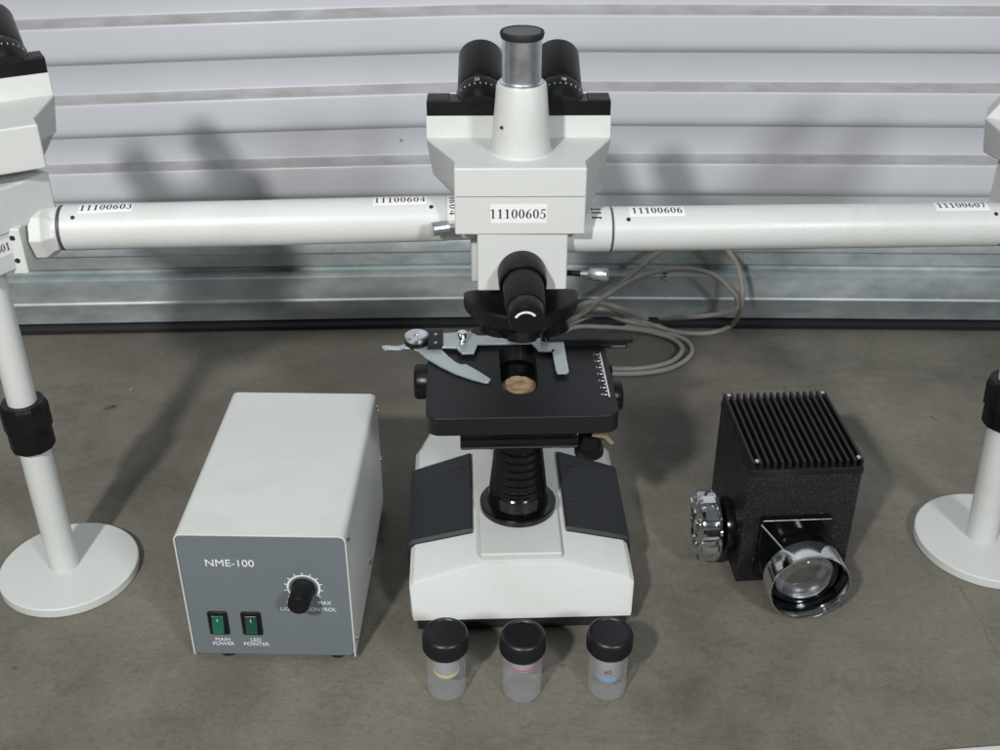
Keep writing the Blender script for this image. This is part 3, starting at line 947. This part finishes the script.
# side heads and supports
def support(P, zc, rp_low, collar_r, disc_r, zt_, lean=(0, 0), off=0.0):
    root = empty("support_stand", (0, 0, 0)); root.parent = S
    top = LW((P.x + lean[0], P.y + lean[1], zt_)); bot = LW((P.x, P.y, 0))
    d_ = (top - bot).normalized()
    mb = MB()
    mb.lathe([(0, disc_r - .0005), (.0006, disc_r), (.0080, disc_r), (.0088, disc_r - .0010), (.0090, disc_r - .003)], bot + Vector((0, 0, .0004)), (0, 0, 1), 96)
    mb.lathe([(.0080, .0255), (.0094, .0250), (.0095, .0200)], bot, (0, 0, 1), 64)
    mb.build("foot_disc", WHITE2, root, smooth=30)
    bot = bot + Vector((off, 0, 0))
    mb = MB()
    mb.lathe([(.007, rp_low), (zc, rp_low)], bot, d_, 48)
    mb.lathe([(zc, rp_low - .0012), (zt_, rp_low - .0012)], bot, d_, 48)
    mb.build("pole", WHITE2, root, smooth=30)
    mb = MB()
    mb.lathe([(zc - .022, collar_r * .88), (zc - .0215, collar_r * .93), (zc - .004, collar_r * .93), (zc - .003, collar_r), (zc + .018, collar_r), (zc + .020, collar_r * .94), (zc + .022, collar_r * .9), (zc + .022, rp_low * .9)],
             bot, d_, 120, mod=lambda t: 1 + .035 * (math.sin(t * 10) > .75))
    mb.build("clamp_collar", BLACKP, root, smooth=40)
    return root
support(Vector((-.386, .796, 0)), .160, .0128, .0185, .0600, .330, lean=(-.002, 0), off=-.004)
support(Vector((.452, .836, 0)), .157, .0135, .0200, .0650, .305, lean=(-.016, 0), off=-.006)
hl_c = LW((-.381, .790, 0))
hl = head(T(hl_c, R(28) - ROT) @ Matrix.Translation((0, 0, .031)), S, False, "11100602")
hl_m = T(LW((-.388, .796, 0)), R(56) - ROT)
mb = MB(); mb.box((.004, -.002, .3610), (.064, .084, .034)); mb.build("neck_block", WHITE, hl, bevel=.002, seg=3, T=hl_m)
mb = MB(); mb.box((-.018, .004, .3330), (.036, .094, .038)); lower = mb.build("clamp_block", WHITE, hl, bevel=.003, seg=3, T=hl_m)
s_ = sticker(lambda u, v: hl_m @ Vector((-.0235 + u, -.0432, .3350 + v)), .034, .0130, lower)
digits("11100601", lambda u, v: hl_m @ Vector((-.0235 + u, -.0434, .3350 + v)), .0060, "digits", s_, adv=.66)
ring(AL, ML, 34, 62.5, RT - .0012, WHITE, "side_port", hl)
c = LW(AL + (ML - AL) * px_along(AL, ML, 41))
mb = MB(); mb.lathe([(0, .0222), (.001, .0228), (.009, .0228), (.014, .0182), (.018, .0165)], c + Vector((-.003, 0, -.001)), (1, 0, 0), 8); fl = mb.build("port_flange", WHITE, hl, bevel=.0012, seg=2, smooth=20)
mb = MB(); mb.box(c + Vector((-.0100, -.008, -.005)), (.0125, .046, .036)); mb.build("flange_block", WHITE, hl, bevel=.0012, seg=2)
for dz in (.006, -.012):
    mb = MB(); mb.cyl(c + Vector((-.0100, -.0310, dz)), c + Vector((-.0100, -.0313, dz)), .0020, seg=16); mb.build("screw_hole", INKB, hl)
mb = MB()
f = cylmap(AL, ML, RT - .0012, px_along(AL, ML, 52), 46)
mb.cyl(LW(f(0, 0, 0)), LW(f(0, 0, .0003)), .0015, seg=16)
mb.build("screw_hole", INKB, hl)
hr = head(T(LW((.441, .846, 0)), R(-24) - ROT) @ Matrix.Translation((0, 0, -.004)), S, False, "11100608", bw=.84)
hr_m = T(LW((.430, .846, 0)), -ROT)
mb = MB(); mb.box((.008, .010, .3390), (.072, .060, .040)); nb = mb.build("neck_block", WHITE, hr, bevel=.002, seg=3, T=hr_m)
digits("111", lambda u, v: hr_m @ Vector((-.0225 + u + v * .2, -.0202, .3480 + v)), .0070, "port_digits", nb, adv=.55)

# ------------------------------------------------------------------ power supply
ps = empty("power_supply", (-.1835, .6860, 0), R(-1.3))
tag(ps, "white box power supply with grey front panel, dial knob and two green rocker switches", "power supply")
Wd, Dp, Ht, Z0 = .1325, .205, .1305, .006
mb = MB()
def ush(v, tk, inset=0):
    w2 = Wd / 2
    out, inn = [], []
    def path(off, r):
        p = [(-w2 + off, Z0)]
        for k in range(7): a = R(180 - 15 * k); p.append((-w2 + off + r + r * math.cos(a), Ht - off - r + r * math.sin(a)))
        for k in range(7): a = R(90 - 15 * k); p.append((w2 - off - r + r * math.cos(a), Ht - off - r + r * math.sin(a)))
        p.append((w2 - off, Z0))
        return p
    return [(x, v, z) for x, z in path(0, .006)] + [(x, v, z) for x, z in reversed(path(tk, .0048))]
mb.loft([ush(0, .0013), ush(Dp, .0013)])
mb.build("cover", WHITE2, ps, bevel=.0003, smooth=25)
mb = MB(); mb.prism(rrect(Wd - .0030, Ht - Z0 - .0018, .0042, 5, 0, (Ht + Z0) / 2 - .0005), (0, 0, 0), (1, 0, 0), (0, 0, 1), (0, 1, 0), .0009, .003)
panel = mb.build("front_panel", PANEL, ps, bevel=.0003)
mb = MB(); mb.box((0, Dp / 2, Z0 + .001), (Wd - .004, Dp - .006, .0015)); mb.box((0, Dp - .002, (Ht + Z0) / 2), (Wd - .004, .002, Ht - Z0 - .004))
mb.build("chassis", PANEL, ps)
for x, v in ((-.040, .012), (.050, .012), (-.045, Dp - .02), (.045, Dp - .02)):
    mb = MB(); mb.lathe([(0, .0078), (.006, .0088)], (x, v, .0003), (0, 0, 1), 32); mb.build("rubber_foot", RUBBER, ps)
def pq(s, t, v=.0008):
    return Vector((-Wd / 2 + s * Wd, v, Ht - t * (Ht - Z0)))
def TM(s, t): return Matrix.Translation(pq(s, t, .00078)) @ Matrix.Rotation(R(90), 4, "X")
font_text("NME-100", .0098, TM(.158, .230), "lettering", panel, align="LEFT", sx=1.02)
font_text("MIN", .0050, TM(.612, .548), "lettering", panel, align="LEFT")
font_text("MAX", .0050, TM(.880, .545), "lettering", panel, align="RIGHT")
font_text("LIGHT    CONTROL", .0051, TM(.738, .600), "lettering", panel)
dc = pq(.724, .420)
mb = MB()
st = arc_strip(dc.x, dc.z, .0132, .0132, .0118, .0118, 210, -40, 40)
Lr = [[mb.bm.verts.new((p[0], .00075, p[1])) for p in q] for q in st]
for a, b_ in zip(Lr, Lr[1:]): mb.bm.faces.new((a[0], a[1], b_[1], b_[0]))
for k in range(11):
    a = R(215 - 25 * k)
    rd = Vector((math.cos(a), 0, math.sin(a))); tg = Vector((-math.sin(a), 0, math.cos(a)))
    mb.prism([(-.0004, .0130), (.0004, .0130), (.0004, .0155), (-.0004, .0155)], (dc.x, .00072, dc.z), tg, rd, (0, -1, 0), 0, .00008)
mb.build("dial_scale", INKW, panel)
mb = MB()
mb.lathe([(0, .0098), (.003, .0096), (.0035, .0088), (.0200, .0083), (.0210, .0076)], dc, (-.05, -1, -.02), 96, mod=lambda t: 1 + .018 * math.sin(t * 24))
mb.build("dial_knob", BLACKP, ps, smooth=45)
greens = mat("green_rocker", (.006, .095, .055), .22, noise=.3, nscale=80, coat=.5)
greend = mat("dark_green_rocker", (.003, .050, .032), .22, noise=.3, nscale=80, coat=.5)
for s, gm, lt, cap_ in ((.172, greens, True, "MAIN\nPOWER"), (.374, greend, False, "LED\nPOINTER")):
    c = pq(s + .012, .722)
    mb = MB(); mb.prism(rrect(.0158, .0236, .0015, 3), c, (1, 0, 0), (0, 0, 1), (0, 1, 0), -.0018, .001)
    sw = mb.build("rocker_switch", BLACKP, panel, bevel=.0006)
    mb = MB()
    w2, h2 = .0047, .0085
    mb.loft([[c + Vector((x, y, z)) for y, z in ((-.0012, -h2), (-.0050, -h2 + .0006), (-.0026, 0), (-.0020, h2 - .0006), (-.0012, h2))] for x in (-w2, w2)])
    rk = mb.build("rocker", gm, sw, bevel=.0003)
    mb = MB()
    q = c + Vector((0, -.0029, .0045)); mb.box(q, (.0006, .0003, .0028))
    st = arc_strip(c.x, c.z - .0052, .0017, .0017, .0010, .0010, 0, 360, 18)
    Lr = [[mb.bm.verts.new((p[0], c.y - .0041 + (p[1] - c.z + .0052) * .28, p[1])) for p in q_] for q_ in st]
    for a, b_ in zip(Lr, Lr[1:]): mb.bm.faces.new((a[0], a[1], b_[1], b_[0]))
    mb.build("switch_mark", INKW, sw)
    font_text(cap_, .0051, TM(s + .020, .890), "lettering", panel)
for v, z in ((.006, .123), (.006, .020), (.100, .022), (.200, .118), (.200, .062)):
    mb = MB(); mb.lathe([(0, .0030), (.0009, .0028), (.0018, .0016)], (Wd / 2, v, z), (1, 0, 0), 20); mb.build("screw", CHROME, ps)

# ------------------------------------------------------------------ lamp housing
lh = empty("lamp_house", (.2090, .7815, 0), R(3.2))
tag(lh, "black crackle finish lamp house with finned top, chrome side knob and chrome ringed lens", "lamp house")
LWd, LD, LH = .0965, .110, .1305
mb = MB(); mb.box((LWd / 2, LD / 2, (LH - .012) / 2 + .0005), (LWd, LD, LH - .012 - .001))
body = mb.build("housing", CRACKLE, lh, bevel=.0015, seg=2)
mb = MB()
mb.box((LWd / 2, LD / 2, LH - .0115), (LWd + .0004, LD + .0004, .0060))
nf = 16
for k in range(nf):
    x = .0022 + (LWd - .0044) * k / (nf - 1)
    mb.box((x, LD / 2, LH - .005), (.0026, LD, .0085))
mb.build("cooling_fins", BLACKP, lh, bevel=.0004)
for x, v in ((.0055, .003), (LWd - .0045, .004), (.0055, LD - .004), (LWd - .0045, LD - .004)):
    mb = MB(); mb.lathe([(0, .0021), (.0012, .0020), (.0018, .0012)], (x, v, LH - .0015), (0, 0, 1), 16); mb.build("screw", ALU, lh)
lc = Vector((.0460, 0, .0362))
mb = MB(); mb.box(lc + Vector((-.001, -.0030, .006)), (.062, .008, .064)); mp_ = mb.build("lens_mount", GLOSSB, lh, bevel=.0015)
ld = Vector((.035, -1, 0)).normalized()
mb = MB(); mb.lathe([(0, .0330), (.010, .0330), (.0105, .0300), (.0285, .0298), (.0285, .0292), (.020, .0290), (.018, .0010)], lc + Vector((0, -.004, 0)), ld, 72)
mb.build("lens_barrel", GLOSSB, lh, smooth=30)
mb = MB()
mb.lathe([(.0305, .0300), (.0305, .0335), (.0312, .0344), (.0500, .0344), (.0512, .0340), (.0514, .0334), (.0500, .0328), (.0420, .0325), (.0418, .0325), (.030, .0320)], lc, ld, 96, cap=False)
rg = mb.build("lens_ring", CHROME, lh, smooth=30)
mb = MB(); mb.lathe([(.0320, .0285), (.0285, .0270), (.0240, .022), (.0215, .012), (.0205, .001)], lc, ld, 64, cap=False)
mb.build("reflector", mat("reflector_metal", (.55, .57, .60), .30, .8), lh, smooth=60)
mb = MB()
mb.lathe([(.030, .0318), (.034, .0310), (.036, .0290), (.036, .0275), (.0375, .0270), (.0385, .0262), (.0385, .0250), (.033, .0249)], lc, ld, 72, cap=False)
mb.build("lens_retainer", GLOSSB, lh, smooth=30)
glass = bpy.data.materials.new("clear_glass")
glass.use_nodes = True
gb = glass.node_tree.nodes["Principled BSDF"]
gb.inputs["Transmission Weight"].default_value = 1.0
gb.inputs["Roughness"].default_value = 0.02
gb.inputs["IOR"].default_value = 1.52
gb.inputs["Base Color"].default_value = (.9, .93, .95, 1)
gt = glass.node_tree
gm = gt.nodes.new("ShaderNodeMixShader"); gm.inputs[0].default_value = .5
gtr = gt.nodes.new("ShaderNodeBsdfTransparent")
gt.links.new(gtr.outputs[0], gm.inputs[1]); gt.links.new(gb.outputs[0], gm.inputs[2])
gt.links.new(gm.outputs[0], gt.nodes["Material Output"].inputs[0])
mb = MB()
pr_ = [(.0315, .0008)] + [(.0315 - .001 + .001 * k, r) for k, r in ((0.2, .013), (.6, .0247))] + [(.034, .0249), (.0375, .0235), (.0420, .0190), (.0452, .0125), (.0468, .0060), (.0472, .0008)]
mb.lathe(pr_, lc, ld, 72)
mb.build("condenser_lens", glass, lh, smooth=60)
mb = MB(); p0 = Vector((.0125, -.006, .0690)); p1 = Vector((.0330, -.020, .0640))
mb.cyl(at(761.5, 525, Y=.772) * 1.0 - Vector((0, 0, 0)), at(783, 549, Y=.752), .0010, seg=12)
o_ = mb.build("lever", CHROME, lh, smooth=60)
o_.data.transform((Matrix.Translation(lh.location) @ Matrix.Rotation(R(3.2), 4, "Z")).inverted())
# side knob
sc2 = Vector((0, .030, .0425))
mb = MB(); mb.lathe([(-.001, .0130), (.010, .0130)], sc2, (-1, 0, 0), 32); mb.build("socket_shaft", CHROME, lh)
mb = MB()
mb.lathe([(.002, .0240), (.004, .0250), (.010, .0250), (.011, .0235)], sc2, (-1, 0, 0), 48); mb.build("socket_flange", GLOSSB, lh)
mb = MB()
fl_ = lambda t: 1.0 if math.sin(t * 12) > -.25 else .80
mb.lathe([(.0155, .0290), (.0160, .0312), (.0180, .0318), (.0185, .0300)], sc2, (-1, 0, 0), 96)
mb.lathe([(.0185, .0300), (.0195, .0318), (.0300, .0318), (.0325, .0300), (.0325, .0240), (.0305, .0220), (.0305, .0060), (.034, .0055), (.034, .001)], sc2, (-1, 0, 0), 192, mod=fl_)
mb.build("fluted_knob", CHROME, lh, smooth=30)

# ------------------------------------------------------------------ vials with objectives
frost = bpy.data.materials.new("frosted_plastic")
frost.use_nodes = True
ft = frost.node_tree
fb = ft.nodes["Principled BSDF"]
fb.inputs["Base Color"].default_value = (.55, .56, .57, 1)
fb.inputs["Specular IOR Level"].default_value = .8
fb.inputs["Roughness"].default_value = .25
tr_ = ft.nodes.new("ShaderNodeBsdfTransparent"); tr_.inputs[0].default_value = (.93, .95, .96, 1)
mx_ = ft.nodes.new("ShaderNodeMixShader"); mx_.inputs[0].default_value = .30
lw = ft.nodes.new("ShaderNodeLayerWeight"); lw.inputs[0].default_value = .35
mr_ = ft.nodes.new("ShaderNodeMapRange"); mr_.inputs["To Min"].default_value = .055; mr_.inputs["To Max"].default_value = .60
ft.links.new(lw.outputs["Facing"], mr_.inputs[0]); ft.links.new(mr_.outputs[0], mx_.inputs[0])
ft.links.new(tr_.outputs[0], mx_.inputs[1]); ft.links.new(fb.outputs[0], mx_.inputs[2])
ft.links.new(mx_.outputs[0], ft.nodes["Material Output"].inputs[0])
LIDM = mat("black_lid", (.0085, .0085, .0105), .36, noise=.1, nscale=250, bump=.12, bscale=700)
OBJM = mat("objective_metal", (.62, .63, .65), .35, .6)
VH, VR = .0605, .0150
def vial_meshes():
    mb = MB()
    mb.lathe([(.0000, VR - .0012), (.0008, VR - .0002), (.003, VR), (.047, VR + .0002)], (0, 0, 0.0002), (0, 0, 1), 56)
    b = mb.build("jar", frost, None, smooth=50)
    mb = MB()
    prof = [(VH - .0175, .0155), (VH - .0168, .0167), (VH - .0150, .0176), (VH - .0030, .0177), (VH - .0012, .0171), (VH - .0003, .0160), (VH, .0150), (VH - .0005, .0143), (VH - .0010, .0138), (VH - .0010, .001)]
    mb.lathe(prof, (0, 0, 0), (0, 0, 1), 160, mod=None)
    for k in range(60):
        a = 2 * math.pi * k / 60
        c = Vector((math.cos(a) * .01765, math.sin(a) * .01765, VH - .0090))
        mb.box(c, (.0007, .0008, .0110), Matrix.Rotation(a, 3, "Z"))
    l = mb.build("lid", LIDM, None, smooth=35)
    return b, l
jar0, lid0 = vial_meshes()
specs = [(447, "yellow", (.75, .55, .03), .021, .0098, "clear vial with black screw lid holding the yellow ringed objective, nearest the power supply"),
         (522, "red", (.45, .05, .07), .030, .0100, "clear vial with black screw lid holding the red ringed objective, between the other two vials"),
         (606.5, "blue", (.05, .30, .55), .0165, .0098, "clear vial with black screw lid holding the blue ringed objective, nearest the lamp house")]
for i, (px, cn, ccol, zring, orad, lab) in enumerate(specs):
    pt = at(px, (688, 690, 687.5)[i], z=0)
    v_ = empty("vial", (pt.x, pt.y, 0))
    tag(v_, lab, "vial", "clear vials with black lids in front of the microscope")
    if i == 0: j, l = jar0, lid0
    else: j, l = jar0.copy(), lid0.copy(); COL.objects.link(j); COL.objects.link(l)
    j.parent = v_; l.parent = v_
    ob = empty("objective", (pt.x, pt.y, 0))
    tag(ob, "silver microscope objective with a %s ring inside its lidded vial" % cn, "objective", "objectives stored inside the vials")
    ztip = (.014, .022, .0075)[i]
    mb = MB()
    mb.lathe([(ztip, .0035), (ztip + .002, .0062), (ztip + .006, orad * .9), (zring - .0012, orad), (.043, orad), (.0435, .0088), (VH - .010, .0085)], (0, 0, 0), (0, 0, 1), 40)
    bd = mb.build("barrel", OBJM, ob, smooth=30)
    cm = mat(cn + "_band", ccol, .4)
    mb = MB(); mb.lathe([(zring, orad + .0001), (zring + .0001, orad + .0004), (zring + .0015, orad + .0004), (zring + .0016, orad + .0001)], (0, 0, 0), (0, 0, 1), 40)
    mb.build("colour_band", cm, ob)
    if i == 2:
        dgt = font_text("40", .0065, Matrix.Translation((-.001, -orad - .0003, .026)) @ Matrix.Rotation(R(90), 4, "X"), "lettering", ob, material=INKB)

# ------------------------------------------------------------------ cable coil
cb = MB()
def fl(px, py, z=.0028): return at(px, py, z=z)
def up(px, py, Y=1.215): return at(px, py, Y=Y)
paths = [
 [fl(540, 350), fl(556, 332, .006), up(575, 318, 1.20), up(602, 300, 1.205), up(633, 274, 1.21), up(660, 252, 1.215), up(690, 239, 1.215), up(719, 244, 1.21), up(736, 262, 1.21), up(742, 285, 1.205), up(741, 308, 1.20), fl(733, 324, .006), fl(715, 332), fl(692, 333.5), fl(668, 330), fl(645, 319, .010), up(622, 309, 1.20), up(600, 303, 1.20), up(582, 305, 1.19), fl(560, 325, .012), fl(545, 340)],
 [fl(545, 345, .008), fl(560, 328, .012), up(585, 309, 1.195), up(615, 290, 1.20), up(645, 275, 1.205), up(680, 269, 1.205), up(712, 274, 1.20), up(731, 290, 1.20), up(738, 302, 1.20), up(734, 310, 1.20), up(716, 314.5, 1.21), up(690, 317, 1.22), fl(655, 319, .006), fl(625, 316, .010), up(600, 309, 1.19), fl(575, 318, .015), fl(552, 335, .010)],
 [fl(550, 338), fl(575, 322, .008), fl(600, 320, .006), fl(630, 326), fl(665, 333), fl(685, 340), fl(692, 350), fl(686, 360), fl(668, 369), fl(645, 373), fl(618, 374), fl(590, 372)],
 [fl(548, 344, .008), fl(572, 328, .010), fl(602, 327, .008), fl(640, 330, .006), fl(668, 337, .006), fl(680, 345, .006), fl(681, 353, .006), fl(670, 362, .006), fl(645, 368, .006), fl(615, 369, .006), fl(590, 366)],
 [fl(552, 336, .014), fl(578, 314, .018), fl(600, 313, .014), fl(625, 321, .009), fl(655, 327, .007)],
 [fl(556, 330, .018), fl(584, 308, .024), fl(610, 312, .016), fl(630, 318, .012), fl(668, 330, .008)],
]
for P_ in paths: cb.tube(catmull(P_, 8), .0029, 10)
tag(cb.build("cable", CABLEM, None, smooth=80), "looped grey cable coiled on the concrete behind the stage, leaning on the door rail", "cable")

# ------------------------------------------------------------------ floor litter and white board
def leaf(px, py, s, rot, m, lab, cat):
    c = at(px, py, z=0)
    mb = MB()
    pts = [(-1.0, 0), (-.6, .28), (-.1, .38), (.4, .25), (1.0, .05), (.5, -.18), (0, -.30), (-.5, -.22)]
    M2 = Matrix.Rotation(rot, 3, "Z")
    mk = lambda z: [c + M2 @ Vector((p[0] * s, p[1] * s, z + .0009 * math.sin(p[0] * 5 + p[1] * 3) + .0012)) for p in pts]
    mb.loft([mk(0), mk(.0004)])
    return tag(mb.build("dry_leaf" if cat == "leaf" else "debris", m), lab, cat)
LEAFM = mat("dry_leaf_brown", (.12, .075, .045), .7, noise=.4, nscale=200)
STRAW = mat("pale_straw", (.40, .33, .20), .7, noise=.3, nscale=200)
leaf(110, 408, .0075, .6, LEAFM, "small dry brown leaf on the concrete behind the round foot at left", "leaf")
leaf(132, 390, .0028, .2, STRAW, "tiny pale chip on the concrete just beyond the dry brown leaf", "debris")
leaf(192, 522, .0022, 1.2, LEAFM, "tiny brown crumb on the concrete beside the round foot near the power supply", "debris")
wb = MB()
q0, q1 = at(902, 752.5, z=.004), at(1010, 744.5, z=.004)
dd = (q1 - q0).normalized(); nn_ = Vector((dd.y, -dd.x, 0))
pts = [q0, q1 + dd * .12, q1 + dd * .12 + nn_ * .22, q0 + nn_ * .22]
wb.loft([[Vector((p.x, p.y, z_)) for p in pts] for z_ in (.0006, .004)])
tag(wb.build("white_board", WHITE2, None, bevel=.0006), "edge of a white board lying flat on the floor in the near right corner", "board")
